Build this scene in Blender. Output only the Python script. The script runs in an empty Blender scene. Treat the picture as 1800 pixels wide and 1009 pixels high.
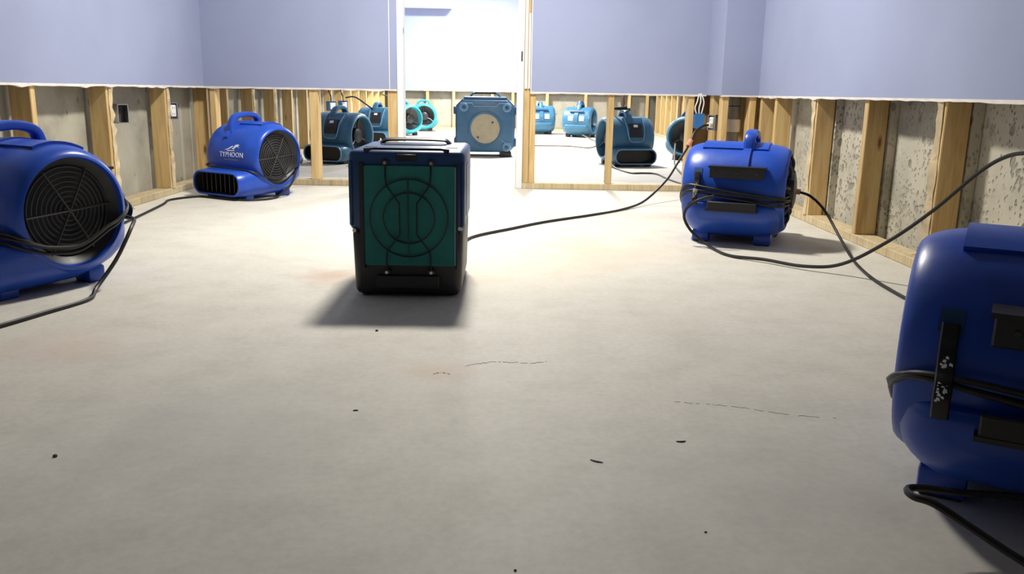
import bpy, bmesh, math, random
from mathutils import Vector, Matrix
random.seed(7)
S = bpy.context.scene
COL = S.collection

# ------------------------------------------------------------------ camera
F_PX, PITCH, ROLL, YAW, CAM_H = 1500.0, math.radians(12.9), math.radians(1.0), math.radians(0.57), 0.62
fw = Vector((math.sin(YAW)*math.cos(PITCH), math.cos(YAW)*math.cos(PITCH), -math.sin(PITCH)))
rt = Vector((math.cos(YAW), -math.sin(YAW), 0)); up = rt.cross(fw)
rt2 = rt*math.cos(ROLL) + up*math.sin(ROLL); up2 = up*math.cos(ROLL) - rt*math.sin(ROLL)
cd = bpy.data.cameras.new('camera'); cam = bpy.data.objects.new('camera', cd); COL.objects.link(cam)
cd.sensor_width = 36.0; cd.lens = 36.0*F_PX/1800.0; cd.clip_start = 0.02; cd.clip_end = 100
cam.matrix_world = Matrix(((rt2.x, up2.x, -fw.x, 0), (rt2.y, up2.y, -fw.y, 0), (rt2.z, up2.z, -fw.z, CAM_H), (0, 0, 0, 1)))
S.camera = cam

# ------------------------------------------------------------------ world, exposure
w = bpy.data.worlds.new('world'); S.world = w; w.use_nodes = True
w.node_tree.nodes['Background'].inputs[0].default_value = (0.6, 0.7, 1.0, 1)
w.node_tree.nodes['Background'].inputs[1].default_value = 0.02
S.view_settings.view_transform = 'Standard'; S.view_settings.look = 'None'
S.view_settings.gamma = 1.0; S.view_settings.use_curve_mapping = False
S.view_settings.exposure = -0.06

# ------------------------------------------------------------------ ceiling lamps' light (fixtures are built further down)
CEIL = 2.44
LAMPS = [('near', (-0.18, 4.05), 122.0, 0.17, (1.0, 0.955, 0.86)),
         ('far', (-0.50, 12.2), 330.0, 0.20, (1.0, 0.98, 0.92)),
         ('mid', (0.65, 9.0), 210.0, 0.17, (1.0, 0.98, 0.91))]
for n, (x, y), power, rad, colr in LAMPS:
    ld = bpy.data.lights.new('ceiling_light_' + n, 'AREA'); ld.shape = 'DISK'; ld.size = rad*2
    ld.energy = power; ld.color = colr
    lo = bpy.data.objects.new('ceiling_light_' + n, ld); COL.objects.link(lo); lo.location = (x, y, CEIL - 0.075)

# ------------------------------------------------------------------ materials
def nt(name):
    m = bpy.data.materials.new(name); m.use_nodes = True
    t = m.node_tree; b = t.nodes['Principled BSDF']
    return m, t, b
def N(t, typ, **kw):
    n = t.nodes.new(typ)
    for k, v in kw.items():
        if k in n.inputs: n.inputs[k].default_value = v
        else: setattr(n, k, v)
    return n
def ramp(t, fac, stops):
    r = t.nodes.new('ShaderNodeValToRGB'); t.links.new(fac, r.inputs[0])
    els = r.color_ramp.elements
    while len(els) < len(stops): els.new(0.5)
    for e, (p, c) in zip(els, stops): e.position = p; e.color = c if len(c) == 4 else (*c, 1)
    return r.outputs[0]
def mixc(t, fac, a, b, mode='MIX'):
    n = t.nodes.new('ShaderNodeMix'); n.data_type = 'RGBA'; n.blend_type = mode
    for i, v in ((0, fac), (6, a), (7, b)):
        if hasattr(v, 'is_linked') or hasattr(v, 'links'): t.links.new(v, n.inputs[i])
        elif i == 0: n.inputs[i].default_value = v
        else: n.inputs[i].default_value = (*v, 1) if len(v) == 3 else v
    return n.outputs[2]
def coords(t, scale=(1, 1, 1), kind='Object'):
    c = t.nodes.new('ShaderNodeTexCoord'); mp = t.nodes.new('ShaderNodeMapping')
    mp.inputs['Scale'].default_value = scale
    t.links.new(c.outputs[kind], mp.inputs[0]); return mp.outputs[0]
def noise(t, vec, scale, detail=4, rough=0.55, dist=0.0):
    n = N(t, 'ShaderNodeTexNoise', Scale=scale, Detail=detail, Roughness=rough, Distortion=dist)
    t.links.new(vec, n.inputs['Vector']); return n.outputs[0]
def bump(t, b, h, strength=0.3, dist=0.01):
    n = N(t, 'ShaderNodeBump', Strength=strength, Distance=dist)
    t.links.new(h, n.inputs['Height']); t.links.new(n.outputs[0], b.inputs['Normal'])
M = {}
def plastic(name, colr, rough=0.4, var=0.12, spec=0.5, metal=0.0):
    m, t, b = nt(name)
    v = coords(t); n = noise(t, v, 14, 5)
    lo = tuple(c*(1-var) for c in colr); hi = tuple(min(1, c*(1+var)) for c in colr)
    t.links.new(ramp(t, n, [(0.3, lo), (0.7, hi)]), b.inputs['Base Color'])
    r = t.nodes.new('ShaderNodeMapRange'); t.links.new(noise(t, v, 30, 3), r.inputs[0])
    r.inputs[3].default_value = rough-0.06; r.inputs[4].default_value = rough+0.08
    t.links.new(r.outputs[0], b.inputs['Roughness'])
    b.inputs['Specular IOR Level'].default_value = spec; b.inputs['Metallic'].default_value = metal
    M[name] = m
plastic('blue_plastic', (0.014, 0.072, 0.46), 0.33)
plastic('teal_plastic', (0.035, 0.135, 0.24), 0.36)
plastic('cyan_plastic', (0.03, 0.27, 0.34), 0.38)
plastic('slate_blue_plastic', (0.018, 0.062, 0.175), 0.38)
plastic('steel_blue_plastic', (0.045, 0.13, 0.24), 0.42)
plastic('pale_blue_trim', (0.14, 0.28, 0.43), 0.4)
plastic('black_plastic', (0.012, 0.012, 0.014), 0.42)
plastic('dark_grey_plastic', (0.035, 0.035, 0.037), 0.5)
plastic('charcoal_metal', (0.05, 0.05, 0.05), 0.4)
plastic('rubber', (0.014, 0.013, 0.013), 0.45, spec=0.4)
plastic('brown_cord', (0.10, 0.085, 0.07), 0.5)
plastic('green_filter', (0.012, 0.165, 0.155), 0.75, 0.18)
plastic('steel', (0.55, 0.55, 0.55), 0.3, 0.05, 0.5, 1.0)
plastic('white_paint', (0.80, 0.80, 0.80), 0.5, 0.03)
plastic('white_print', (0.80, 0.84, 0.90), 0.5, 0.03)
plastic('white_sticker', (0.85, 0.86, 0.88), 0.5, 0.03)
plastic('gypsum', (0.72, 0.68, 0.64), 0.9, 0.12)
plastic('outlet_box_blue', (0.03, 0.15, 0.42), 0.5)
plastic('orange_plug', (0.62, 0.27, 0.16), 0.5)
plastic('pvc_grey', (0.22, 0.205, 0.18), 0.5)
plastic('pvc_white', (0.62, 0.58, 0.52), 0.5)
plastic('beige_filter', (0.40, 0.35, 0.25), 0.9, 0.1)
plastic('dark_board', (0.075, 0.035, 0.022), 0.7, 0.3)
plastic('crack', (0.16, 0.145, 0.125), 0.9, 0.3)
plastic('crack_faint', (0.42, 0.40, 0.35), 0.9, 0.2)
plastic('chip_dark', (0.10, 0.085, 0.07), 0.8, 0.3)
plastic('torn_paper', (0.56, 0.45, 0.28), 0.9, 0.25)

def wood(name, a, b_, c):
    m, t, b = nt(name)
    v = coords(t, (30, 30, 2.2)); oi = t.nodes.new('ShaderNodeObjectInfo')
    add = t.nodes.new('ShaderNodeVectorMath'); add.operation = 'ADD'
    sc = t.nodes.new('ShaderNodeVectorMath'); sc.operation = 'SCALE'; sc.inputs[0].default_value = (37, 19, 11)
    t.links.new(oi.outputs['Random'], sc.inputs['Scale']); t.links.new(v, add.inputs[0]); t.links.new(sc.outputs[0], add.inputs[1])
    g = noise(t, add.outputs[0], 1.3, 5, 0.6, 0.8)
    colr = ramp(t, g, [(0.25, c), (0.48, a), (0.72, b_)])
    # knots
    vv = coords(t, (11, 11, 3.3)); ad2 = t.nodes.new('ShaderNodeVectorMath'); ad2.operation = 'ADD'
    t.links.new(vv, ad2.inputs[0]); t.links.new(sc.outputs[0], ad2.inputs[1])
    vo = N(t, 'ShaderNodeTexVoronoi', Scale=1.0); t.links.new(ad2.outputs[0], vo.inputs['Vector'])
    kn = ramp(t, vo.outputs['Distance'], [(0.05, (1, 1, 1)), (0.14, (0, 0, 0))])
    colr = mixc(t, kn, colr, (0.16, 0.07, 0.025))
    hv = t.nodes.new('ShaderNodeMapRange'); t.links.new(oi.outputs['Random'], hv.inputs[0]); hv.inputs[3].default_value = 0.8; hv.inputs[4].default_value = 1.08
    gray = t.nodes.new('ShaderNodeCombineColor')
    for i in range(3): t.links.new(hv.outputs[0], gray.inputs[i])
    colr = mixc(t, 1.0, colr, gray.outputs[0], 'MULTIPLY')
    t.links.new(colr, b.inputs['Base Color']); b.inputs['Roughness'].default_value = 0.7
    bump(t, b, g, 0.15, 0.003); M[name] = m
wood('pine', (0.62, 0.425, 0.185), (0.73, 0.55, 0.27), (0.47, 0.29, 0.11))
wood('brown_wood', (0.36, 0.21, 0.09), (0.46, 0.29, 0.13), (0.22, 0.12, 0.05))
wood('plate_wood', (0.52, 0.42, 0.25), (0.64, 0.53, 0.33), (0.36, 0.28, 0.17))

def drywall(name, colr):
    m, t, b = nt(name)
    v = coords(t); n = noise(t, v, 1.6, 4, 0.5)
    lo = tuple(c*0.95 for c in colr); hi = tuple(c*1.04 for c in colr)
    t.links.new(ramp(t, n, [(0.35, lo), (0.65, hi)]), b.inputs['Base Color'])
    b.inputs['Roughness'].default_value = 0.75; b.inputs['Specular IOR Level'].default_value = 0.25
    bump(t, b, noise(t, v, 260, 3), 0.06, 0.002); M[name] = m
drywall('lavender_paint', (0.298, 0.333, 0.49))
drywall('ceiling_paint', (0.38, 0.38, 0.37))  # unseen ceiling, grey lowered to weaken its bounce light

def foundation(name, pits, colr):
    m, t, b = nt(name)
    v = coords(t); n = noise(t, v, 3.0, 6, 0.62)
    base = ramp(t, n, [(0.3, tuple(c*0.68 for c in colr)), (0.5, colr), (0.75, tuple(c*1.2 for c in colr))])
    v2 = coords(t, (1, 1, 0.75))
    if pits > 0.5:
        big = noise(t, v, 1.7, 2); clump = noise(t, v, 13, 3); fine = noise(t, v2, 120, 3)
        vp = N(t, 'ShaderNodeTexVoronoi', Scale=58.0, Randomness=1.0); t.links.new(v2, vp.inputs['Vector'])
        ma = t.nodes.new('ShaderNodeMath'); ma.operation = 'MULTIPLY_ADD'; t.links.new(clump, ma.inputs[0]); ma.inputs[1].default_value = 1.5; t.links.new(vp.outputs['Distance'], ma.inputs[2])
        mb = t.nodes.new('ShaderNodeMath'); mb.operation = 'MULTIPLY_ADD'; t.links.new(fine, mb.inputs[0]); mb.inputs[1].default_value = 0.5; t.links.new(ma.outputs[0], mb.inputs[2])
        hole = ramp(t, mb.outputs[0], [(0.0, (0, 0, 0)), (1.0, (1, 1, 1))])
        mr = t.nodes.new('ShaderNodeMapRange'); t.links.new(mb.outputs[0], mr.inputs[0]); mr.inputs[1].default_value = 1.10; mr.inputs[2].default_value = 1.34
        hole = ramp(t, mr.outputs[0], [(0.0, (0, 0, 0)), (1.0, (1, 1, 1))])
        zone = ramp(t, big, [(0.40, (0.7, 0.7, 0.7)), (0.56, (0, 0, 0))])
        holez = mixc(t, zone, hole, (1, 1, 1))
        vo = N(t, 'ShaderNodeTexVoronoi', Scale=11.0, Randomness=1.0); t.links.new(v2, vo.inputs['Vector'])
        spots = ramp(t, vo.outputs['Distance'], [(0.13, (0, 0, 0)), (0.20, (1, 1, 1))])
        holez = mixc(t, 1.0, holez, spots, 'MULTIPLY')
        colr2 = mixc(t, holez, tuple(c*0.58 for c in colr), base)  # small shadows in the pits painted as darker colour, besides the bump
    else:
        vo = N(t, 'ShaderNodeTexVoronoi', Scale=9.0, Randomness=1.0); t.links.new(v2, vo.inputs['Vector'])
        holez = ramp(t, vo.outputs['Distance'], [(0.08, (0, 0, 0)), (0.12, (1, 1, 1))])
        colr2 = mixc(t, holez, tuple(c*0.6 for c in colr), base)
    t.links.new(colr2, b.inputs['Base Color']); b.inputs['Roughness'].default_value = 0.92; b.inputs['Specular IOR Level'].default_value = 0.2
    h = mixc(t, 0.25, holez, n); bump(t, b, h, 0.7 if pits > 0.5 else 0.35, 0.012); M[name] = m
foundation('foundation_smooth', 0.2, (0.37, 0.35, 0.285))
foundation('foundation_rough', 1.0, (0.50, 0.47, 0.385))

def floor_mat():
    m, t, b = nt('floor_concrete')
    v = coords(t); n1 = noise(t, v, 0.9, 5, 0.6, 0.4); n2 = noise(t, v, 7, 6, 0.65); n3 = noise(t, v, 60, 4, 0.6)
    c1 = ramp(t, n1, [(0.3, (0.55, 0.52, 0.445)), (0.7, (0.65, 0.62, 0.55))])
    c2 = mixc(t, 0.55, c1, ramp(t, n2, [(0.3, (0.48, 0.46, 0.40)), (0.5, (0.60, 0.575, 0.51)), (0.7, (0.67, 0.645, 0.58))]))
    c3 = mixc(t, 0.10, c2, ramp(t, n3, [(0.35, (0.3, 0.29, 0.26)), (0.6, (0.75, 0.73, 0.68))]))
    # pinkish stains, greyer patches, and the floor's yellowish glare painted into the colour
    pos = coords(t)
    for (x, y, r, colr, k) in [(-0.57, 2.83, 0.16, (0.50, 0.36, 0.27), 0.8), (0.37, 3.40, 0.42, (0.66, 0.50, 0.36), 0.45), (-1.06, 1.98, 0.2, (0.60, 0.47, 0.39), 0.45),
                               (-0.15, 1.85, 0.12, (0.62, 0.48, 0.38), 0.5), (0.05, 3.05, 0.45, (0.70, 0.58, 0.40), 0.35), (0.45, 1.25, 0.3, (0.50, 0.48, 0.45), 0.35), (-0.55, 1.5, 0.35, (0.52, 0.51, 0.48), 0.4)]:
        d = t.nodes.new('ShaderNodeVectorMath'); d.operation = 'DISTANCE'; t.links.new(pos, d.inputs[0]); d.inputs[1].default_value = (x, y, 0)
        mr = t.nodes.new('ShaderNodeMath'); mr.operation = 'MULTIPLY_ADD'; t.links.new(n2, mr.inputs[0]); mr.inputs[1].default_value = r*1.6; t.links.new(d.outputs['Value'], mr.inputs[2])
        fac = ramp(t, mr.outputs[0], [(r*0.9, (k, k, k)), (r*1.9, (0, 0, 0))])
        c3 = mixc(t, fac, c3, colr)
    t.links.new(c3, b.inputs['Base Color'])
    b.inputs['Roughness'].default_value = 0.62; b.inputs['Specular IOR Level'].default_value = 0.35
    h = mixc(t, 0.3, n2, n3); bump(t, b, h, 0.12, 0.006); M['floor_concrete'] = m
floor_mat()
def emit(name, colr, s):
    m, t, b = nt(name); b.inputs['Emission Color'].default_value = (*colr, 1); b.inputs['Emission Strength'].default_value = s
    b.inputs['Base Color'].default_value = (0.9, 0.9, 0.9, 1); M[name] = m
emit('lamp_diffuser', (1, 0.97, 0.9), 3.0)

# ------------------------------------------------------------------ mesh helpers
def link(name, me, mat=None, parent=None, smooth=False, loc=None):
    if mat: me.materials.append(M[mat])
    if smooth:
        me.polygons.foreach_set('use_smooth', [True]*len(me.polygons))
        if smooth != 'all': me.set_sharp_from_angle(angle=math.radians(38))
    o = bpy.data.objects.new(name, me); COL.objects.link(o)
    if parent: o.parent = parent
    if loc: o.location = loc
    return o
def raw(name, vs, fs):
    me = bpy.data.meshes.new(name); me.from_pydata([tuple(v) for v in vs], [], fs)
    bm = bmesh.new(); bm.from_mesh(me); bmesh.ops.recalc_face_normals(bm, faces=bm.faces); bm.to_mesh(me); bm.free()
    return me
def box_me(name, x0, x1, y0, y1, z0, z1, bev=0.0, seg=2, taper=None):
    bm = bmesh.new(); bmesh.ops.create_cube(bm, size=1)
    for v in bm.verts:
        v.co = Vector(((x0+x1)/2 + v.co.x*(x1-x0), (y0+y1)/2 + v.co.y*(y1-y0), (z0+z1)/2 + v.co.z*(z1-z0)))
        if taper and v.co.z < (z0+z1)/2:
            v.co.x = (x0+x1)/2 + (v.co.x-(x0+x1)/2)*taper; v.co.y = (y0+y1)/2 + (v.co.y-(y0+y1)/2)*taper
    if bev: bmesh.ops.bevel(bm, geom=bm.edges[:], offset=bev, segments=seg, profile=0.5, affect='EDGES')
    me = bpy.data.meshes.new(name); bm.to_mesh(me); bm.free(); return me
def box(name, x0, x1, y0, y1, z0, z1, mat, parent=None, bev=0.0, seg=2, smooth=None, taper=None):
    return link(name, box_me(name, x0, x1, y0, y1, z0, z1, bev, seg, taper), mat, parent, bool(bev) if smooth is None else smooth)
def join_me(name, mes):
    bm = bmesh.new()
    for me in mes: bm.from_mesh(me); bpy.data.meshes.remove(me)
    out = bpy.data.meshes.new(name); bm.to_mesh(out); bm.free(); return out
def catmull(pts, n=8, closed=False):
    P = [Vector(p) for p in pts]; out = []
    L = len(P); rng = range(L if closed else L-1)
    for i in rng:
        if closed: a, b, c, d = P[(i-1) % L], P[i], P[(i+1) % L], P[(i+2) % L]
        else: a, b, c, d = P[max(i-1, 0)], P[i], P[i+1], P[min(i+2, L-1)]
        for k in range(n):
            u = k/n
            out.append(0.5*((2*b) + (c-a)*u + (2*a-5*b+4*c-d)*u*u + (3*b-a-3*c+d)*u**3))
    if not closed: out.append(P[-1])
    return out
def tube_me(name, pts, r, sides=8, closed=False, sm=8, sec=None):
    P = catmull(pts, sm, closed) if sm else [Vector(p) for p in pts]
    L = len(P); vs = []; fs = []; ref = Vector((0, 0, 1)); side = None
    for i, p in enumerate(P):
        a = P[(i-1) % L] if (closed or i > 0) else p; b = P[(i+1) % L] if (closed or i < L-1) else p
        tn = (b-a).normalized()
        if side is None:
            side = tn.cross(ref)
            if side.length < 1e-3: side = tn.cross(Vector((1, 0, 0)))
        side = (side - tn*side.dot(tn)).normalized(); u2 = side.cross(tn)
        for k in range(sides):
            t = 2*math.pi*k/sides
            if sec:
                q = 3.2; cx = abs(math.cos(t))**(2/q)*math.copysign(1, math.cos(t)); cy = abs(math.sin(t))**(2/q)*math.copysign(1, math.sin(t))
                vs.append(p + side*cx*sec[0] + u2*cy*sec[1])
            else: vs.append(p + (side*math.cos(t) + u2*math.sin(t))*r)
    for i in range(L if closed else L-1):
        for k in range(sides):
            j = (i+1) % L; k2 = (k+1) % sides
            fs.append((i*sides+k, i*sides+k2, j*sides+k2, j*sides+k))
    if not closed: fs.append(tuple(range(sides))[::-1]); fs.append(tuple((L-1)*sides+k for k in range(sides)))
    return raw(name, vs, fs)
def tube(name, pts, r, mat, parent=None, sides=8, closed=False, sm=8, sec=None):
    return link(name, tube_me(name, pts, r, sides, closed, sm, sec), mat, parent, True)
def lathe_me(name, prof, axis='X', seg=64, org=(0, 0, 0)):
    """prof: (a, r) pairs along the axis; revolved around it"""
    vs = []; fs = []; idx = []
    for a, r in prof:
        ring = []
        if r < 1e-6: ring = [len(vs)]*seg; vs.append((a, 0, 0))
        else:
            for k in range(seg):
                t = 2*math.pi*k/seg; ring.append(len(vs)); vs.append((a, r*math.cos(t), r*math.sin(t)))
        idx.append(ring)
    for A, B in zip(idx, idx[1:]):
        for k in range(seg):
            k2 = (k+1) % seg; f = []
            for v in (A[k], A[k2], B[k2], B[k]):
                if v not in f: f.append(v)
            if len(f) > 2: fs.append(f)
    if axis == 'Z': vs = [(y, z, x) for x, y, z in vs]
    if axis == 'Y': vs = [(z, x, y) for x, y, z in vs]
    vs = [(x+org[0], y+org[1], z+org[2]) for x, y, z in vs]
    return raw(name, vs, fs)
def lathe(name, prof, mat, parent=None, axis='X', seg=64, org=(0, 0, 0), smooth=True):
    return link(name, lathe_me(name, prof, axis, seg, org), mat, parent, smooth)
def torus_me(name, cx, cy, cz, R, r, seg=48, sides=6, axis='X'):
    pts = []
    for k in range(seg):
        t = 2*math.pi*k/seg; a, b = R*math.cos(t), R*math.sin(t)
        pts.append((cx, cy+a, cz+b) if axis == 'X' else (cx+a, cy, cz+b))
    return tube_me(name, pts, r, sides, True, 0)
def prism_me(name, poly, axis, a0, a1):
    """extrude a polygon (2D) along an axis"""
    n = len(poly); vs = []
    for a in (a0, a1):
        for p, q in poly: vs.append({'X': (a, p, q), 'Y': (p, a, q), 'Z': (p, q, a)}[axis])
    fs = [tuple(range(n))[::-1], tuple(range(n, 2*n))] + [(i, (i+1) % n, n+(i+1) % n, n+i) for i in range(n)]
    return raw(name, vs, fs)
def rrect(hw, z0, z1, r, n=8, rt=None):
    """rounded rectangle; rt = other radius for the top corners"""
    rb = min(r, hw*0.98, (z1-z0)*(0.49 if rt is None else 0.8)); rt = rb if rt is None else min(rt, z1-z0-rb); out = []
    for cx, cz, a0, r in ((hw-rt, z1-rt, 0, rt), (-hw+rt, z1-rt, 90, rt), (-hw+rb, z0+rb, 180, rb), (hw-rb, z0+rb, 270, rb)):
        for k in range(n+1):
            t = math.radians(a0+90*k/n); out.append((cx+r*math.cos(t), cz+r*math.sin(t)))
    return out
def loft_me(name, secs, cap0=False, cap1=False, n=8):
    vs = []; fs = []; m = None
    for y, hw, z0, z1, r, *rt in secs:
        ring = rrect(hw, z0, z1, r, n, rt[0] if rt else None); m = len(ring); vs += [(x, y, z) for x, z in ring]
    for i in range(len(secs)-1):
        for k in range(m): fs.append((i*m+k, i*m+(k+1) % m, (i+1)*m+(k+1) % m, (i+1)*m+k))
    if cap0: fs.append(tuple(range(m)))
    if cap1: fs.append(tuple((len(secs)-1)*m+k for k in range(m)))
    return raw(name, vs, fs)
def tag(o, label, cat=None, group=None, kind=None):
    o['label'] = label
    if cat: o['category'] = cat
    if group: o['group'] = group
    if kind: o['kind'] = kind
    return o
def thing(name, label, cat, loc, rz=0.0, group=None):
    o = bpy.data.objects.new(name, None); COL.objects.link(o); o.empty_display_size = 0.1
    o.location = loc; o.rotation_euler = (0, 0, rz); return tag(o, label, cat, group)
def rootmat(o): return Matrix.LocRotScale(o.location, o.rotation_euler, o.scale)
def to_local(root, o):
    """parent an object made in world coordinates to a placed thing"""
    o.data.transform(rootmat(root).inverted()); o.parent = root; return o

# ------------------------------------------------------------------ the setting
CUT = 0.618
WL, WR, PY, FY, BY = -1.94, 1.525, 5.60, 14.0, -3.0      # stud faces left/right, partition front face, far wall, wall behind
FRX = 2.30                                               # far room's right wall
DW = 0.0127
PLH = 0.038

fl = tag(box('floor', WL-0.25, FRX+0.3, BY-0.1, FY+0.3, -0.10, 0.0, 'floor_concrete'), 'bare grey concrete slab floor with stains and hairline cracks', 'floor', None, 'structure')
ce = tag(box('ceiling', WL-0.25, FRX+0.3, BY-0.1, FY+0.3, CEIL, CEIL+0.1, 'ceiling_paint'), 'grey basement ceiling above the rooms, darkened to cut bounce light', 'ceiling', None, 'structure')

def jagged(a0, a1, z, step=0.05, amp=0.0032):
    out = []; a = a0
    while a < a1:
        out.append((a, z + random.uniform(-amp, amp*0.6) - (amp*1.6 if random.random() < 0.08 else 0))); a += step*random.uniform(0.6, 1.4)
    out.append((a1, z)); return out
def torn(parent, axis, a0, a1, p0, p1):
    """ragged gypsum edge along the bottom of a cut drywall sheet"""
    low = jagged(a0, a1, CUT-0.007); poly = low + [(a1, CUT+0.003), (a0, CUT+0.003)]
    me = prism_me('torn_edge', poly, 'Y' if axis == 'X' else 'X', p0, p1)
    return link('torn_edge', me, 'gypsum', parent)
def studs_along(parent, places, make, mat='pine'):
    first = None
    for p in places:
        x0, x1, y0, y1 = make(p)
        me = box_me('stud', -(x1-x0)/2, (x1-x0)/2, -(y1-y0)/2, (y1-y0)/2, 0, CEIL-PLH, 0.003, 1)
        link('stud', me, mat, parent, False, ((x0+x1)/2, (y0+y1)/2, PLH))
def paper_strip(parent, x, y0, y1, wdt, face):
    """torn paper ribbon left hanging on a stud edge; face = +1 / -1 room side direction"""
    vs = []; fs = []; n = 16
    for i in range(n+1):
        z = PLH + (CUT-PLH)*i/n; a = y0 + random.uniform(-0.004, 0.004); b = y1 + random.uniform(-wdt, wdt)
        d = x + face*(0.002+random.uniform(0, 0.004)); d2 = x + face*(0.002+random.uniform(0, 0.012))
        vs += [(d, a, z), (d2, b, z), (d2-face*0.002, b, z), (d-face*0.002, a, z)]
    for i in range(n):
        for k in range(4): fs.append((i*4+k, i*4+(k+1) % 4, i*4+4+(k+1) % 4, i*4+4+k))
    fs += [(0, 1, 2, 3), (n*4, n*4+1, n*4+2, n*4+3)]
    link('torn_paper', raw('torn_paper', vs, fs), 'torn_paper', parent)

# left wall (runs on into the far room)
wl = tag(box('wall_left', WL, WL+DW, BY, PY-DW, CUT, CEIL, 'lavender_paint'), 'lavender drywall along the left cut off above pine studs and concrete', 'wall', None, 'structure')
box('drywall_far', WL, WL+DW, PY+0.115, FY, CUT, CEIL, 'lavender_paint', wl)
torn(wl, 'Y', BY, PY-DW, WL-0.0005, WL+DW+0.0015); torn(wl, 'Y', PY+0.115, FY, WL-0.0005, WL+DW+0.0015)
box('foundation', WL-0.20, WL-0.115, BY, FY, 0, CEIL, 'foundation_smooth', wl)
box('bottom_plate', WL-0.089, WL, BY, FY, 0, PLH, 'plate_wood', wl, 0.003, 1)
LY = [-2.4, -1.8, -1.2, -0.55, 0.1, 0.75, 1.4, 2.1, 2.85, 3.575, 4.25, 4.975, 5.66, 6.07, 6.68, 7.3, 7.9, 8.5, 9.1, 9.7, 10.3, 10.9, 11.5, 12.1, 12.7, 13.3, 13.9]
studs_along(wl, LY, lambda y: (WL-0.089, WL, y, y+0.038))
for y in (4.25, 4.975, 6.68, 7.3): paper_strip(wl, WL, y+0.02, y+0.055, 0.012, 1)

# right wall of the near room
wr = tag(box('wall_right', WR-DW, WR, BY, 5.25, CUT, CEIL, 'lavender_paint'), 'lavender drywall along the right cut off above studs and pitted concrete', 'wall', None, 'structure')
torn(wr, 'Y', BY, 5.25, WR-DW-0.0015, WR+0.0005)
box('foundation', WR+0.13, WR+0.30, BY, 5.72, 0, CEIL, 'foundation_rough', wr)
box('bottom_plate', WR, WR+0.089, BY, 5.25, 0, PLH, 'plate_wood', wr, 0.003, 1)
RY = [-2.5, -1.9, -1.3, -0.7, -0.05, 0.6, 1.2, 1.8, 2.4, 3.01, 3.665, 4.27, 4.915, 5.20]
studs_along(wr, RY, lambda y: (WR, WR+0.089, y, y+0.038))
for y in (3.01, 3.665, 4.27):                    # grey strip filling the gap between stud and concrete
    box('gap_strip', WR+0.095, WR+0.128, y-0.012, y+0.03, 0.0, CEIL, 'foundation_rough', wr)
for y in (4.27, 3.01): paper_strip(wr, WR, y+0.012, y+0.05, 0.008, -1)

# partition between the rooms with the doorway, and the boxed-in chase at its right end
DX0, DX1 = -0.70, 0.10
wb = tag(box('wall_back', WL+DW, DX0, PY-DW, PY, CUT, CEIL, 'lavender_paint'), 'lavender partition wall with a doorway cut off above open studs', 'wall', None, 'structure')
box('drywall_panel', DX1+0.05, 1.278, PY-DW, PY, CUT, CEIL, 'lavender_paint', wb)
box('drywall_header', DX0, DX1+0.05, PY-DW, PY, 2.08, CEIL, 'lavender_paint', wb)
box('drywall_reverse', WL+DW, DX0, PY+0.089, PY+0.115, CUT, CEIL, 'lavender_paint', wb)
box('drywall_reverse', DX1+0.05, 2.3, PY+0.089, PY+0.115, CUT, CEIL, 'lavender_paint', wb)
torn(wb, 'X', WL+DW, DX0, PY-DW-0.0015, PY+0.0005); torn(wb, 'X', DX1+0.05, 1.278, PY-DW-0.0015, PY+0.0005)
box('bottom_plate', WL, DX0, PY, PY+0.089, 0, PLH, 'plate_wood', wb, 0.003, 1)
box('bottom_plate', DX1+0.01, 1.60, PY, PY+0.089, 0, PLH, 'plate_wood', wb, 0.003, 1)
studs_along(wb, [-1.90, -1.265, DX0-0.062, 0.111, 0.151, 0.655, 1.17], lambda x: (x, x+(0.062 if x in (DX0-0.062,) else 0.038 if x != -1.265 else 0.056), PY, PY+0.089))
box('corner_bead', DX0-0.048, DX0-0.044, PY-DW-0.0025, PY-DW, CUT, CEIL, 'white_paint', wb)
box('corner_bead', DX1+0.052, DX1+0.057, PY-DW-0.003, PY-DW, CUT, CEIL, 'white_paint', wb)
# door jamb boards of the doorway
dj = tag(box('trim_1', DX0, DX0+0.040, PY-0.005, PY+0.12, 0, 2.08, 'white_paint', None, 0.003, 1), 'white painted door jamb on the left of the doorway', 'door jamb', None, 'structure')
box('hinge_leaf', DX0+0.038, DX0+0.043, PY+0.01, PY+0.04, 0.97, 1.0, 'steel', dj)
dj2 = tag(box('trim_2', DX1-0.035, DX1+0.010, PY+0.005, PY+0.12, 0, 2.08, 'white_paint', None, 0.003, 1), 'white painted door jamb on the right of the doorway with strike plate', 'door jamb', None, 'structure')
box('shim', DX1+0.014, DX1+0.030, PY-0.012, PY+0.08, 0.64, CEIL-0.3, 'white_paint', dj2)
box('shim', DX1+0.036, DX1+0.048, PY-0.010, PY+0.08, 0.64, 1.1, 'gypsum', dj2)
box('strike_plate', DX1-0.012, DX1+0.0, PY+0.001, PY+0.006, 0.81, 0.87, 'steel', dj2)

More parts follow.
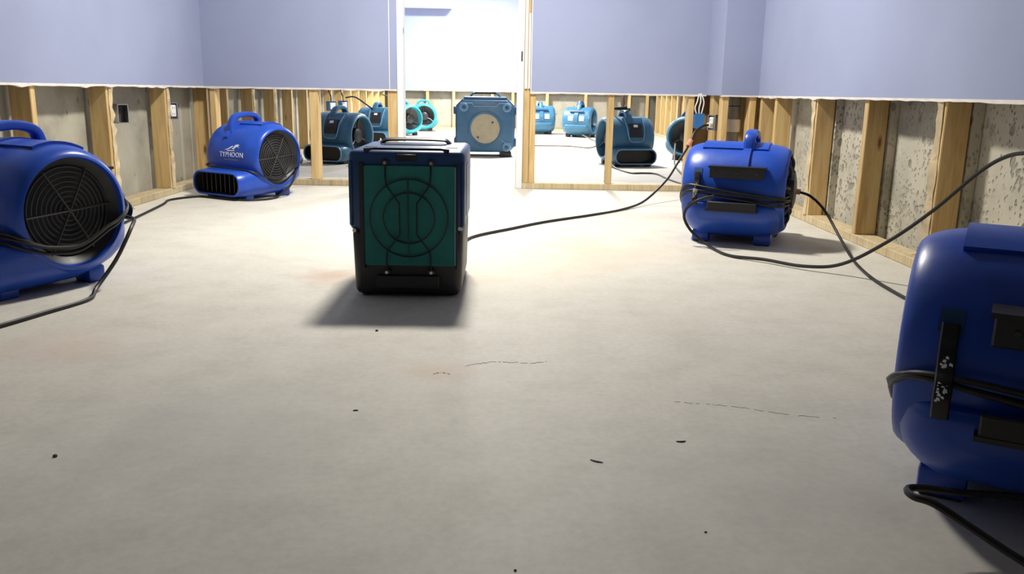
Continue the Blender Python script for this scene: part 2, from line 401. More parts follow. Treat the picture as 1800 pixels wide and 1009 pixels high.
CO = 0.010; CX = 1.277                                                 # chase: left return, front face
wc = tag(box('wall_chase', CX+CO, WR-DW, 5.25-DW, 5.25, CUT, CEIL, 'lavender_paint'), 'narrow boxed-in pipe chase in the right back corner', 'wall', None, 'structure')
link('drywall_return', raw('drywall_return', [(CX, PY-DW, CUT), (CX+CO+0.0005, 5.25-0.006, CUT), (CX+CO+0.0127, 5.25-0.006, CUT), (CX+0.0127, PY-DW, CUT), (CX, PY-DW, CEIL), (CX+CO, 5.25-0.006, CEIL), (CX+CO+0.0127, 5.25-0.006, CEIL), (CX+0.0127, PY-DW, CEIL)],
     [(0, 1, 2, 3), (4, 5, 6, 7), (0, 1, 5, 4), (1, 2, 6, 5), (2, 3, 7, 6), (3, 0, 4, 7)]), 'lavender_paint', wc)
torn(wc, 'X', CX+CO, WR-DW, 5.25-DW-0.0015, 5.2505)
box('bottom_plate', CX+CO+0.013, WR, 5.25, 5.339, 0, PLH, 'plate_wood', wc, 0.003, 1)
for x0, x1, y0, y1, mt in ((CX+0.024, CX+0.062, 5.25, 5.339, 'pine'), (CX+0.020, CX+0.058, 5.47, 5.559, 'pine'), (WR-0.06, WR-0.02, 5.25, 5.339, 'pine')):
    link('stud', box_me('stud', -(x1-x0)/2, (x1-x0)/2, -(y1-y0)/2, (y1-y0)/2, 0, CEIL-PLH, 0.003, 1), mt, wc, False, ((x0+x1)/2, (y0+y1)/2, PLH))
link('plywood_backing', box_me('plywood_backing', -0.13, 0.13, -0.006, 0.006, 0, CUT+0.02), 'pine', wc, False, (1.47, 5.575, 0.0))
link('plywood_backing', box_me('plywood_backing', -0.006, 0.006, -0.13, 0.13, 0, CUT+0.02), 'pine', wc, False, (WR+0.055, 5.40, 0.0))

link('plywood_backing', box_me('plywood_backing', -0.16, 0.16, -0.006, 0.006, 0, CUT+0.02), 'brown_wood', wc, False, (1.375, PY+0.096, 0.0))
# far wall, right wall of the far room, wall behind the camera
wf = tag(box('wall_far', WL, FRX, FY-DW, FY, CUT, CEIL, 'lavender_paint'), 'brightly lit pale blue end wall of the far room', 'wall', None, 'structure')
torn(wf, 'X', WL, FRX, FY-DW-0.0015, FY+0.0005)
box('foundation', WL-0.2, FRX+0.2, FY+0.12, FY+0.25, 0, CEIL, 'foundation_smooth', wf)
box('bottom_plate', WL, FRX, FY, FY+0.089, 0, PLH, 'plate_wood', wf, 0.003, 1)
studs_along(wf, [-1.9, -1.29, -0.87, -0.25, 0.08, 0.63, 1.25, 1.62, 1.95, 2.24], lambda x: (x, x+0.045, FY, FY+0.089))
w2 = tag(box('wall_far_right', FRX-DW, FRX, PY+0.115, FY, CUT, CEIL, 'lavender_paint'), 'drywall of the far room right side cut above brown boards', 'wall', None, 'structure')
torn(w2, 'Y', PY+0.115, FY, FRX-DW-0.0015, FRX+0.0005)
box('foundation', FRX+0.10, FRX+0.22, PY, FY, 0, CEIL, 'foundation_smooth', w2)
box('bottom_plate', FRX, FRX+0.089, PY+0.115, FY, 0, PLH, 'plate_wood', w2, 0.003, 1)
studs_along(w2, [6.0+0.41*i for i in range(19)], lambda y: (FRX, FRX+0.089, y, y+0.038))
for i, y in enumerate([9.0, 9.16, 9.5, 9.66, 9.85, 10.3, 10.48, 10.9, 11.1, 11.5, 12.2]):
    link('backing_board', box_me('backing_board', -0.008, 0.008, -0.07, 0.07, 0, CUT+0.2), 'brown_wood' if i % 3 else 'dark_board', w2, False, (FRX-0.012 if i % 2 else FRX+0.08, y, PLH))
wz = tag(box('wall_rear', WL, WR, BY-0.1, BY, 0, CEIL, 'lavender_paint'), 'lavender wall behind the camera', 'wall', None, 'structure')
bk = tag(box('trim_3', WL+DW, -0.872, FY-0.35, FY-DW, 1.864, CEIL, 'white_paint', None, 0.004, 1), 'white boxed bulkhead high on the far end wall', 'bulkhead', None, 'structure')

# cracks in the slab: thin recessed-looking dark fissures lying in the surface
def crack(pts, wd, mat='crack'):
    vs = []; fs = []; P = catmull([(x + random.uniform(-0.004, 0.004), y + random.uniform(-0.006, 0.006), 0) for x, y in pts], 8)
    for i, p in enumerate(P):
        ww = wd*random.uniform(0.25, 1.0); j = random.uniform(-0.003, 0.003)
        vs += [(p.x, p.y+j-ww, 0.0), (p.x, p.y+j+ww, 0.0), (p.x, p.y+j, 0.0007)]
    for i in range(len(P)-1):
        if random.random() < (0.45 if mat == 'crack_faint' else 0.18): continue
        a = 3*i; fs += [(a, a+3, a+5, a+2), (a+2, a+5, a+4, a+1)]
    link('crack', raw('crack', vs, fs), mat, fl)
crack([(-0.157, 1.823), (-0.14, 1.830), (-0.12, 1.826)], 0.004)
crack([(-0.09, 1.878), (-0.064, 1.897), (-0.018, 1.916), (0.022, 1.918), (0.062, 1.907), (0.105, 1.918)], 0.0028)
crack([(0.35, 1.667), (0.406, 1.649), (0.463, 1.645), (0.526, 1.622), (0.588, 1.599), (0.662, 1.584)], 0.0008, 'crack_faint')
crack([(-0.1, 4.70), (-0.06, 5.16), (0.13, 6.02), (0.25, 6.78)], 0.004)

# ------------------------------------------------------------------ air movers
ZC, RD, HW = 0.228, 0.193, 0.213         # drum centre height, radius, half width
def text_mesh(s, size):
    cu = bpy.data.curves.new('txt', 'FONT'); cu.body = s; cu.size = size; cu.align_x = 'CENTER'; cu.resolution_u = 2
    o = bpy.data.objects.new('txt', cu); COL.objects.link(o)
    dg = bpy.context.evaluated_depsgraph_get(); dg.update()
    me = bpy.data.meshes.new_from_object(o.evaluated_get(dg)); bpy.data.objects.remove(o); return me
def wrap_on_drum(me, off, z0, x0=0.0, thick=0.0012):
    """bend flat artwork (u right, v up) round the front of the drum and give it thickness"""
    bm = bmesh.new(); bm.from_mesh(me)
    r = bmesh.ops.extrude_face_region(bm, geom=bm.faces[:])
    for v in r['geom']:
        if isinstance(v, bmesh.types.BMVert): v.co.z = 1.0
    a0 = math.asin((z0-ZC)/RD)
    for v in bm.verts:
        rr = RD + (off+thick if v.co.z > 0.5 else off-0.002); a = a0 + v.co.y/RD
        v.co = Vector((x0 + v.co.x, -rr*math.cos(a), ZC + rr*math.sin(a)))
    bmesh.ops.recalc_face_normals(bm, faces=bm.faces); bm.to_mesh(me); bm.free(); return me
def drum_pt(x, ang, r):           # ang from the front (deg, 90 = top, 180 = back)
    a = math.radians(ang); return Vector((x, -r*math.cos(a), ZC + r*math.sin(a)))
def drum_patch_me(name, x0, x1, a0, a1, r0, r1, n=10):
    vs = []; fs = []
    for i in range(n+1):
        a = a0 + (a1-a0)*i/n
        for x, r in ((x0, r0), (x0, r1), (x1, r1), (x1, r0)): vs.append(drum_pt(x, a, r))
    for i in range(n):
        for k in range(4): fs.append((i*4+k, i*4+(k+1) % 4, i*4+4+(k+1) % 4, i*4+4+k))
    fs += [(0, 1, 2, 3), tuple(n*4+k for k in range(4))]
    return raw(name, vs, fs)
def wrap_loop(k, a=0.222, b=0.216):
    pts = []
    for i in range(48):
        t = 2*math.pi*i/48; q = 4.5
        cx = abs(math.cos(t))**(2/q)*math.copysign(1, math.cos(t)); cy = abs(math.sin(t))**(2/q)*math.copysign(1, math.sin(t))
        e = max(0.0, math.cos(t))**2                       # sags under the grille on the +X side
        zb = 0.205 + 0.022*cx if cy > 0 else 0.172         # climbs towards the strap on the back
        wgt = min(1, max(0, cy*0.5+0.5)); z = zb*wgt + 0.172*(1-wgt) - 0.055*e*(1-abs(cy)**3)
        z += 0.008*k + 0.006*math.sin(t*2+k*1.7)
        pts.append((cx*(a+0.004*(k % 2)), cy*(b+0.006*((k+1) % 2)), z))
    return pts
MESH = {}
def cached(key, fn):
    if key not in MESH: MESH[key] = fn()
    return MESH[key]
def put(name, key, fn, mat, parent, smooth=True):
    """part that shares its mesh between all alike movers"""
    if key not in MESH:
        me = fn(); me.materials.append(M[mat])
        if smooth:
            me.polygons.foreach_set('use_smooth', [True]*len(me.polygons)); me.set_sharp_from_angle(angle=math.radians(38))
        MESH[key] = me
    o = bpy.data.objects.new(name, MESH[key]); COL.objects.link(o); o.parent = parent; return o

def drum_me(ri, fil, depth, ax=0.08):
    prof = []
    def end(s):
        p = [(s*(HW-depth), ri-0.012), (s*(HW-0.012), ri), (s*(HW-0.003), ri+0.004)]
        n = 8
        for k in range(n+1):
            t = math.radians(90*k/n); p.append((s*(HW-ax+ax*math.cos(t)), RD-fil+fil*math.sin(t)))
        return p
    prof = end(1) + end(-1)[::-1]
    return lathe_me('housing', prof, 'X', 72, (0, 0, ZC))
def base_secs():
    return [(-0.285, 0.192, 0.020, 0.156, 0.060, 0.060), (-0.235, 0.199, 0.016, 0.160, 0.062, 0.055), (-0.10, 0.206, 0.016, 0.170, 0.075, 0.04), (0.02, 0.211, 0.018, 0.180, 0.09, 0.02),
            (0.09, 0.210, 0.030, 0.184, 0.10, 0.02), (0.14, 0.200, 0.050, 0.184, 0.09, 0.025), (0.178, 0.182, 0.080, 0.182, 0.06, 0.03), (0.200, 0.158, 0.110, 0.178, 0.036, 0.028), (0.207, 0.135, 0.130, 0.168, 0.02, 0.017)]
def base_shell():
    s = base_secs()
    inner = [(-0.285+0.0, 0.180, 0.032, 0.144, 0.050), (-0.20, 0.176, 0.034, 0.140, 0.048)]
    rim = [(-0.291, 0.188, 0.024, 0.152, 0.057), (-0.291, 0.183, 0.029, 0.147, 0.052)]
    me = loft_me('base', inner[::-1] + rim[::-1] + s, True, True)
    # the intakes at both drum ends stay clear of the base
    a = bpy.data.objects.new('tmp_a', me); COL.objects.link(a); cut = []
    for sg in (-1, 1):
        c = bpy.data.objects.new('tmp_b', lathe_me('tmp_b', [(sg*0.09, 0.0), (sg*0.09, 0.165), (sg*0.26, 0.165), (sg*0.26, 0.0)], 'X', 48, (0, 0, ZC))); COL.objects.link(c); cut.append(c)
        md = a.modifiers.new('cut', 'BOOLEAN'); md.operation = 'DIFFERENCE'; md.solver = 'EXACT'; md.object = c
    dg = bpy.context.evaluated_depsgraph_get(); dg.update()
    out = bpy.data.meshes.new_from_object(a.evaluated_get(dg))
    for o in [a] + cut: bpy.data.objects.remove(o)
    out.name = 'base'; return out

def blue_mover(label, loc, rz, wraps=3, back_kit=True, scale=1.0):
    t = thing('air_mover', label, 'air mover', (loc[0], loc[1], 0), math.radians(rz), 'blue air movers in the near room'); t.scale = (scale,)*3
    hs = put('housing', 'b_drum', lambda: drum_me(0.155, 0.036, 0.055, 0.105), 'blue_plastic', t)
    put('top_panel', 'b_top', lambda: drum_patch_me('top_panel', -0.125, 0.145, 70, 118, RD-0.01, RD+0.006, 8), 'blue_plastic', hs)
    put('rib', 'b_rib', lambda: drum_patch_me('rib', -0.058, -0.030, 34, 150, RD-0.01, RD+0.010, 18), 'blue_plastic', hs)
    bs = put('base', 'b_base', base_shell, 'blue_plastic', t)
    put('outlet_cavity', 'b_cav', lambda: loft_me('outlet_cavity', [(-0.284, 0.1795, 0.0325, 0.1435, 0.0495), (-0.215, 0.172, 0.037, 0.138, 0.045)], False, True), 'black_plastic', bs)
    for i in range(9):
        o = put('vane', 'b_vane', lambda: box_me('vane', -0.003, 0.003, -0.255, -0.214, 0.036, 0.139), 'black_plastic', bs, False); o.location.x = -0.15+0.0375*i
    put('handle', 'b_handle', lambda: tube_me('handle', [(-0.045, -0.128, ZC+0.135), (-0.045, -0.118, ZC+0.180), (-0.045, -0.092, ZC+0.221), (-0.045, -0.035, ZC+0.236), (-0.045, 0.025, ZC+0.236), (-0.045, 0.072, ZC+0.216), (-0.045, 0.088, ZC+0.155)], 0.02, 14, False, 6, (0.024, 0.0145)), 'blue_plastic', t)
    # intake with its ring grille on +X, motor on -X
    g = put('intake_grille', 'b_gr', lambda: lathe_me('intake_grille', [(HW-0.05, 0.0), (HW-0.052, 0.06), (HW-0.045, 0.125), (HW-0.022, 0.147), (HW-0.016, 0.1545)], 'X', 48, (0, 0, ZC)), 'black_plastic', t)
    for i in range(9):
        R = 0.014+0.0142*i
        put('grille_ring', 'b_ring%d' % i, lambda R=R: torus_me('grille_ring', HW-0.032-0.25*R*R, 0, ZC, R, 0.0026, 40, 6), 'charcoal_metal', g)
    for i, a in enumerate((4, 62, 121)):
        d = Vector((0, math.cos(math.radians(a)), math.sin(math.radians(a))))*0.134
        put('grille_spoke', 'b_spoke%d' % i, lambda d=d: tube_me('grille_spoke', [(HW-0.030, -d.y, ZC-d.z), (HW-0.026, 0, ZC), (HW-0.030, d.y, ZC+d.z)], 0.0026, 6), 'charcoal_metal', g)
    m = put('motor', 'b_motor', lambda: lathe_me('motor', [(-HW+0.05, 0.1575), (-HW+0.05, 0.085), (-HW+0.0, 0.083), (-HW-0.022, 0.074), (-HW-0.028, 0.05), (-HW-0.028, 0.0)], 'X', 40, (0, 0, ZC)), 'black_plastic', t)
    for i in range(8):
        a = math.radians(45*i+10); put('motor_fin', 'b_fin%d' % i, lambda a=a: tube_me('motor_fin', [(-HW-0.004, 0.07*math.cos(a), ZC+0.07*math.sin(a)), (-HW-0.008, 0.12*math.cos(a), ZC+0.12*math.sin(a)), (-HW+0.01, 0.15*math.cos(a), ZC+0.15*math.sin(a))], 0.007, 6), 'dark_grey_plastic', m)
    put('control_outlet', 'b_ctl', lambda: box_me('control_outlet', -HW-0.026, -HW+0.02, -0.02, 0.075, ZC-0.035, ZC+0.055, 0.006, 2), 'black_plastic', t)
    for x in (-0.13, 0.13):
        for y in (-0.19, 0.085):
            o = put('foot', 'b_foot', lambda: box_me('foot', -0.036, 0.036, -0.028, 0.028, 0.0, 0.05, 0.008, 2), 'blue_plastic', t); o.location = (x, y, 0)
            o2 = put('pad', 'b_pad', lambda: box_me('pad', -0.031, 0.031, -0.027, 0.027, 0.0, 0.008, 0.002, 1), 'rubber', o)
    # print on the front
    put('brand_lettering', 'b_txt', lambda: wrap_on_drum(text_mesh('TYPHOON', 0.040), 0.0, 0.232, 0.028), 'white_print', t, False)
    def swoosh():
        def blade(pts): return pts
        polys = [[(-0.075, 0.0), (-0.03, 0.008), (0.005, 0.024), (0.012, 0.034), (-0.005, 0.030), (-0.032, 0.016)],
                 [(0.0, 0.012), (0.018, 0.022), (0.030, 0.040), (0.055, 0.046), (0.074, 0.040), (0.058, 0.034), (0.074, 0.022), (0.052, 0.030), (0.036, 0.022), (0.020, 0.008)],
                 [(-0.045, -0.004), (0.03, -0.002), (0.03, 0.003), (-0.045, 0.002)]]
        bm = bmesh.new()
        for p in polys: bm.faces.new([bm.verts.new((x, y, 0)) for x, y in p])
        bmesh.ops.triangulate(bm, faces=bm.faces[:]); me = bpy.data.meshes.new('brand_emblem'); bm.to_mesh(me); bm.free()
        bm = bmesh.new(); bm.from_mesh(me); bmesh.ops.scale(bm, vec=(0.8, 0.8, 1), verts=bm.verts); bm.to_mesh(me); bm.free()
        return wrap_on_drum(me, 0.0, 0.268, 0.028)
    put('brand_emblem', 'b_emb', swoosh, 'white_print', t, False)
    def line():
        bm = bmesh.new()
        for x0, x1 in ((-0.06, -0.02), (-0.015, -0.005), (0.0, 0.045), (0.05, 0.06)):
            for h0, h1 in ((0, 0.005),):
                bm.faces.new([bm.verts.new(p) for p in ((x0, h0, 0), (x1, h0, 0), (x1, h1, 0), (x0, h1, 0))])
        me = bpy.data.meshes.new('small_print'); bm.to_mesh(me); bm.free(); return wrap_on_drum(me, 0.0, 0.215, 0.028)
    put('small_print', 'b_line', line, 'pale_blue_trim', t, False)
    # cord hooks and strap on the back
    u = put('cord_bracket', 'b_br1', lambda: join_me('cord_bracket', [box_me('a', -0.135, 0.095, 0.165, 0.228, 0.328, 0.336), box_me('b', -0.13, 0.09, 0.212, 0.224, 0.286, 0.33, 0.003, 1), box_me('c', -0.125, 0.085, 0.15, 0.22, 0.292, 0.33)]), 'black_plastic', t, False)
    for x in (-0.10, -0.02, 0.06):
        o = put('screw', 'b_scr', lambda: lathe_me('screw', [(0.0, 0.0055), (0.004, 0.004), (0.004, 0)], 'Y', 12, (0, 0.223, 0.310)), 'dark_grey_plastic', u); o.location.x = x
    put('cord_bracket', 'b_br2', lambda: join_me('cord_bracket', [box_me('a', -0.115, 0.095, 0.18, 0.236, 0.150, 0.158), box_me('b', -0.11, 0.09, 0.222, 0.234, 0.151, 0.190, 0.003, 1)]), 'black_plastic', t, False)
    put('strap_recess', 'b_rec', lambda: drum_patch_me('strap_recess', 0.127, 0.160, 151, 162, RD-0.004, RD+0.002, 6), 'slate_blue_plastic', t, False)
    def strap_pts():
        A = [Vector((0.143, -math.cos(math.radians(a))*(RD+0.008), ZC+math.sin(math.radians(a))*(RD+0.008))) for a in (158, 164, 169)]
        return A + [Vector((0.142, 0.212, 0.24)), Vector((0.141, 0.230, 0.222)), Vector((0.141, 0.238, 0.20)), Vector((0.141, 0.226, 0.172))]
    st = put('cord_strap', 'b_strap', lambda: tube_me('cord_strap', strap_pts(), 0.01, 8, False, 5, (0.0125, 0.004)), 'rubber', t)
    def marks():
        bm = bmesh.new(); rnd = random.Random(3)
        for z0, z1, n in ((0.245, 0.262, 9), (0.198, 0.226, 16)):
            for i in range(n):
                z = rnd.uniform(z0, z1); x = rnd.uniform(0.135, 0.148); s = rnd.uniform(0.0012, 0.003)
                y = (0.2125 + (0.24-z)*0.85 if z < 0.24 else 0.2125-(z-0.24)*0.25) + 0.0065
                bm.faces.new([bm.verts.new(p) for p in ((x-s, y, z-s), (x+s, y, z-s*0.6), (x+s*0.6, y, z+s), (x-s*0.7, y, z+s*0.5))])
        me = bpy.data.meshes.new('strap_print'); bm.to_mesh(me); bm.free(); return me
    put('strap_print', 'b_marks', marks, 'white_print', st, False)['kind'] = 'stuff'
    for k in range(wraps):
        put('cord_wrap', 'b_wrap%d' % k, lambda k=k: tube_me('cord_wrap', wrap_loop(k), 0.0048, 8, True, 3), 'rubber', t)
    return t

bl_near_l = blue_mover('large blue air mover at the left edge, round grille facing out, cord on floor', (-1.505, 2.70), -28, 3, True, 1.055)
bl_mid_l = blue_mover('blue air mover with white lettering and outlet facing out by the left wall', (-1.475, 5.06), -32, 1)
bl_mid_r = blue_mover('blue air mover seen from behind by the right wall with coiled black cord', (1.012, 3.71), 157, 5)
bl_near_r = blue_mover('biggest and darkest blue air mover cropped by the right edge, seen from behind', (0.868, 1.275), 149)

def cord(root, pts, r=0.0055, mat='rubber', name='power_cord'):
    return to_local(root, link(name, tube_me(name, pts, r, 8, False, 8), mat, None, True))
Z0 = 0.006
cord(bl_near_l, [(-1.30, 2.86, 0.19), (-1.225, 2.80, 0.19), (-1.19, 2.70, 0.176), (-1.208, 2.62, 0.091), (-1.235, 2.53, 0.018), (-1.215, 2.434, Z0), (-1.259, 2.279, Z0), (-1.303, 2.138, Z0), (-1.356, 1.993, Z0), (-1.46, 1.75, Z0), (-1.65, 1.58, Z0), (-1.85, 1.55, 0.03), (-1.925, 1.55, 0.12), (-1.945, 1.55, 0.30), (-1.95, 1.55, 0.42)], 0.0065)
cord(bl_mid_l, [(-1.26, 5.10, 0.18), (-1.232, 5.06, 0.15), (-1.25, 4.99, 0.07), (-1.30, 4.90, 0.012), (-1.34, 4.80, Z0), (-1.45, 4.74, Z0), (-1.62, 4.82, Z0), (-1.748, 4.87, Z0), (-1.845, 4.709, Z0), (-1.809, 4.497, Z0), (-1.746, 3.976, Z0), (-1.70, 3.47, Z0), (-1.72, 3.2, Z0)], 0.0065)
cord(bl_mid_r, [(0.86, 3.50, 0.215), (0.795, 3.505, 0.195), (0.757, 3.53, 0.16), (0.752, 3.545, 0.115), (0.785, 3.535, 0.06), (0.845, 3.50, 0.012), (0.882, 3.30, Z0), (0.99, 3.19, 0.012), (1.10, 3.06, 0.014), (1.206, 2.98, 0.04), (1.305, 2.86, 0.143), (1.396, 2.76, 0.265), (1.472, 2.66, 0.398), (1.507, 2.58, 0.455), (1.53, 2.50, 0.471), (1.55, 2.435, 0.47)], 0.0062)
ec = tag(tube('extension_cord', [(1.272, 3.69, 0.217), (1.315, 3.66, 0.202), (1.352, 3.58, 0.152), (1.36, 3.42, 0.07), (1.345, 3.25, 0.02), (1.321, 3.103, Z0), (1.288, 2.923, Z0), (1.273, 2.771, Z0), (1.266, 2.551, Z0), (1.27, 2.2, Z0), (1.2, 1.8, Z0), (1.1, 1.62, Z0)], 0.0058, 'rubber'), 'black cord with orange plug dropping to the floor along the right wall', 'cord')
link('plug', tube_me('plug', [(1.225, 3.715, 0.222), (1.245, 3.705, 0.222), (1.278, 3.687, 0.216)], 0.012, 10, False, 3), 'orange_plug', ec, True)
cord(bl_near_r, [(0.76, 1.10, 0.075), (0.66, 1.115, 0.074), (0.605, 1.118, 0.079), (0.574, 1.105, 0.084), (0.569, 1.08, 0.085), (0.589, 1.06, 0.084), (0.625, 1.03, 0.066), (0.67, 0.98, 0.045), (0.74, 0.9, 0.02), (0.82, 0.82, 0.006)], 0.0055)

# teal movers of the far room
def teal_mover(label, loc, rz, mat='teal_plastic', panel='front', stickers=False, cordpts=None):
    t = thing('air_mover', label, 'air mover', (loc[0], loc[1], 0), math.radians(rz), 'teal air movers in the far room')
    k = mat
    hs = put('housing', 't_drum'+k, lambda: drum_me(0.158, 0.030, 0.07, 0.05), mat, t)
    for s in (-1, 1):
        put('intake_rim', 't_rim%s%d' % (k, s), lambda s=s: torus_me('intake_rim', s*(HW-0.008), 0, ZC, 0.166, 0.0085, 44, 8), 'pale_blue_trim' if mat != 'cyan_plastic' else mat, hs)
        it = put('intake', 't_in%d' % s, lambda s=s: lathe_me('intake', [(s*(HW-0.10), 0.0), (s*(HW-0.10), 0.10), (s*(HW-0.068), 0.152)], 'X', 40, (0, 0, ZC)), 'black_plastic', t)
        put('motor_hub', 't_hub%d' % s, lambda s=s: lathe_me('motor_hub', [(s*(HW-0.10), 0.065), (s*(HW-0.045), 0.062), (s*(HW-0.035), 0.045), (s*(HW-0.035), 0.0)], 'X', 24, (0, 0, ZC)), 'black_plastic', it)
        for i in range(3):
            a = math.radians(90+120*i); put('motor_arm', 't_arm%d_%d' % (s, i), lambda a=a, s=s: tube_me('motor_arm', [(s*(HW-0.05), 0.05*math.cos(a), ZC+0.05*math.sin(a)), (s*(HW-0.045), 0.10*math.cos(a+0.1), ZC+0.10*math.sin(a+0.1)), (s*(HW-0.03), 0.16*math.cos(a), ZC+0.16*math.sin(a))], 0.009, 6), 'black_plastic', it)
    bs = put('base', 't_base'+k, base_shell, mat, t)
    put('outlet_cavity', 'b_cav', lambda: None, 'black_plastic', bs)
    put('outlet_rim', 't_orim', lambda: tube_me('outlet_rim', [(x, -0.290, z) for x, z in rrect(0.186, 0.026, 0.150, 0.055, 6)], 0.006, 6, True, 0), 'pale_blue_trim', bs)
    put('handle', 't_handle'+k, lambda: tube_me('handle', [(-0.01, -0.115, ZC+0.14), (-0.01, -0.10, ZC+0.195), (-0.01, -0.055, ZC+0.23), (-0.01, 0.0, ZC+0.236), (-0.01, 0.055, ZC+0.222), (-0.01, 0.10, ZC+0.15)], 0.02, 12, False, 5, (0.028, 0.016)), mat, t)
    for x in (-0.14, 0.14):
        for y in (-0.2, 0.09):
            o = put('foot', 't_foot', lambda: box_me('foot', -0.03, 0.03, -0.03, 0.03, 0.0, 0.05, 0.006, 1), 'rubber', t); o.location = (x, y, 0)
    if panel == 'front':
        # raised bib with the switch plate
        def bib():
            pts = [(-0.105, 62), (-0.10, 30), (-0.085, 4), (-0.055, -8), (0.055, -8), (0.085, 4), (0.10, 30), (0.105, 62)]
            bm = bmesh.new(); lo = [bm.verts.new(drum_pt(x+0.03, a, RD-0.01)) for x, a in pts]; hi = [bm.verts.new(drum_pt(x*0.9+0.03, a, RD+0.016)) for x, a in pts]
            n = len(pts)
            for i in range(n): bm.faces.new((lo[i], lo[(i+1) % n], hi[(i+1) % n], hi[i]))
            bm.faces.new((hi[0], hi[1], hi[6], hi[7])); bm.faces.new((hi[1], hi[2], hi[5], hi[6])); bm.faces.new((hi[2], hi[3], hi[4], hi[5]))
            bmesh.ops.recalc_face_normals(bm, faces=bm.faces); me = bpy.data.meshes.new('bib'); bm.to_mesh(me); bm.free(); return me
        pn = put('control_panel', 't_bib'+k, bib, mat, t)
        put('switch_plate', 't_sw', lambda: drum_patch_me('switch_plate', -0.03, 0.085, 6, 40, RD+0.006, RD+0.022, 6), 'black_plastic', pn, False)
        put('panel_bezel', 't_bez', lambda: tube_me('panel_bezel', [drum_pt(x+0.028, a, RD+0.017) for x, a in ((-0.085, 58), (-0.080, 30), (-0.068, 6), (-0.045, -4), (0.045, -4), (0.068, 6), (0.080, 30), (0.085, 58))], 0.006, 6, False, 5), 'pale_blue_trim', pn)
        put('switch', 't_swb', lambda: drum_patch_me('switch', 0.008, 0.045, 30, 36, RD+0.02, RD+0.026, 3), 'white_sticker', pn, False)
    if stickers:
        rb = put('back_ridge', 't_ridge'+k, lambda: drum_patch_me('back_ridge', -0.028, 0.028, 125, 185, RD-0.01, RD+0.013, 10), mat, t, False)
        put('cord_hook', 't_hook', lambda: join_me('cord_hook', [drum_patch_me('a', -0.10, 0.10, 137, 143, RD-0.005, RD+0.028, 3), drum_patch_me('b', -0.12, 0.12, 196, 200, RD-0.005, RD+0.02, 3)]), 'slate_blue_plastic', t, False)
        for sx in (-1, 1):
            put('sticker', 't_stk%d' % sx, lambda sx=sx: drum_patch_me('sticker', sx*0.045 if sx > 0 else -0.115, 0.115 if sx > 0 else -0.045, 158, 178, RD+0.0005, RD+0.003, 6), 'white_sticker', t, False)
    return t
F1 = teal_mover('teal air mover behind the left partition stud, outlet and dark intake showing', (-1.42, 7.50), -24)
F2 = teal_mover('small teal air mover half hidden by the pine stud left of the doorway', (-1.46, 10.0), -12)
F3 = teal_mover('pale teal air mover just inside the doorway on the left, intake turned sideways', (-1.43, 12.1), -48, 'cyan_plastic')
F4 = teal_mover('bright cyan air mover against the far wall with its round intake facing out', (-1.27, 13.5), -86, 'cyan_plastic')
F5 = teal_mover('teal air mover half hidden behind the double stud right of the doorway', (0.50, 13.1), 188, 'teal_plastic', 'none', True)
F6 = teal_mover('teal air mover with two white stickers on its back before the far wall', (1.05, 12.4), 158, 'teal_plastic', 'none', True)
F7 = teal_mover('teal air mover with black outlet facing out behind the thin partition stud', (1.055, 7.70), 14)
F8 = teal_mover('teal air mover at the far right, open round intake beside the last partition stud', (1.80, 8.45), 64)
# small tray/coil on top of some movers
tube('coiled_cord', [(1.02+0.07*math.cos(t*0.55), 7.70+0.07*math.sin(t*0.55), 0.476+0.0012*t) for t in range(22)], 0.008, 'rubber')
bpy.data.objects['coiled_cord'].parent = None
to_local(F7, bpy.data.objects['coiled_cord'])
to_local(F6, link('handle_cap', lathe_me('handle_cap', [(0.0, 0.06), (0.03, 0.05), (0.06, 0.03), (0.06, 0)], 'Z', 20, (1.055, 12.4, 0.445)), 'slate_blue_plastic', None, True))
cord(F7, [(0.90, 7.40, 0.03), (0.93, 7.16, Z0), (0.996, 6.80, Z0), (1.10, 6.80, Z0), (1.19, 6.75, Z0), (1.21, 6.36, Z0), (1.25, 6.0, Z0), (1.28, 5.80, Z0)], 0.008, 'brown_cord')
cord(F8, [(1.62, 8.25, 0.16), (1.55, 7.9, 0.06), (1.50, 7.6, Z0), (1.42, 7.0, Z0), (1.36, 6.4, Z0)], 0.008, 'brown_cord')
cord(F6, [(1.05, 12.4, 0.05), (1.16, 11.4, Z0), (1.118, 10.548, Z0), (0.95, 9.87, Z0), (0.739, 10.118, Z0), (0.352, 10.12, Z0), (0.10, 10.1, Z0)], 0.009, 'brown_cord')
cord(F1, [(-1.17+0.05*math.cos(k*0.7)+0.004*k, 7.22+0.07*math.sin(k*0.7), 0.02+0.010*k) for k in range(20)], 0.011, 'rubber')
cord(F2, [(-1.52, 9.9, 0.40), (-1.60, 9.8, 0.47), (-1.72, 9.9, 0.53), (-1.84, 10.03, 0.52)], 0.009, 'rubber')
cord(F3, [(-1.50, 12.3, 0.44), (-1.62, 12.35, 0.50), (-1.75, 12.3, 0.55)], 0.009, 'rubber')

# ------------------------------------------------------------------ front dehumidifier
DW_, DD, DH = 0.168, 0.45, 0.445
dh = thing('dehumidifier', 'dark blue and black dehumidifier with green filter in the middle of the floor', 'dehumidifier', (-0.292, 2.535, 0), math.radians(0.3))
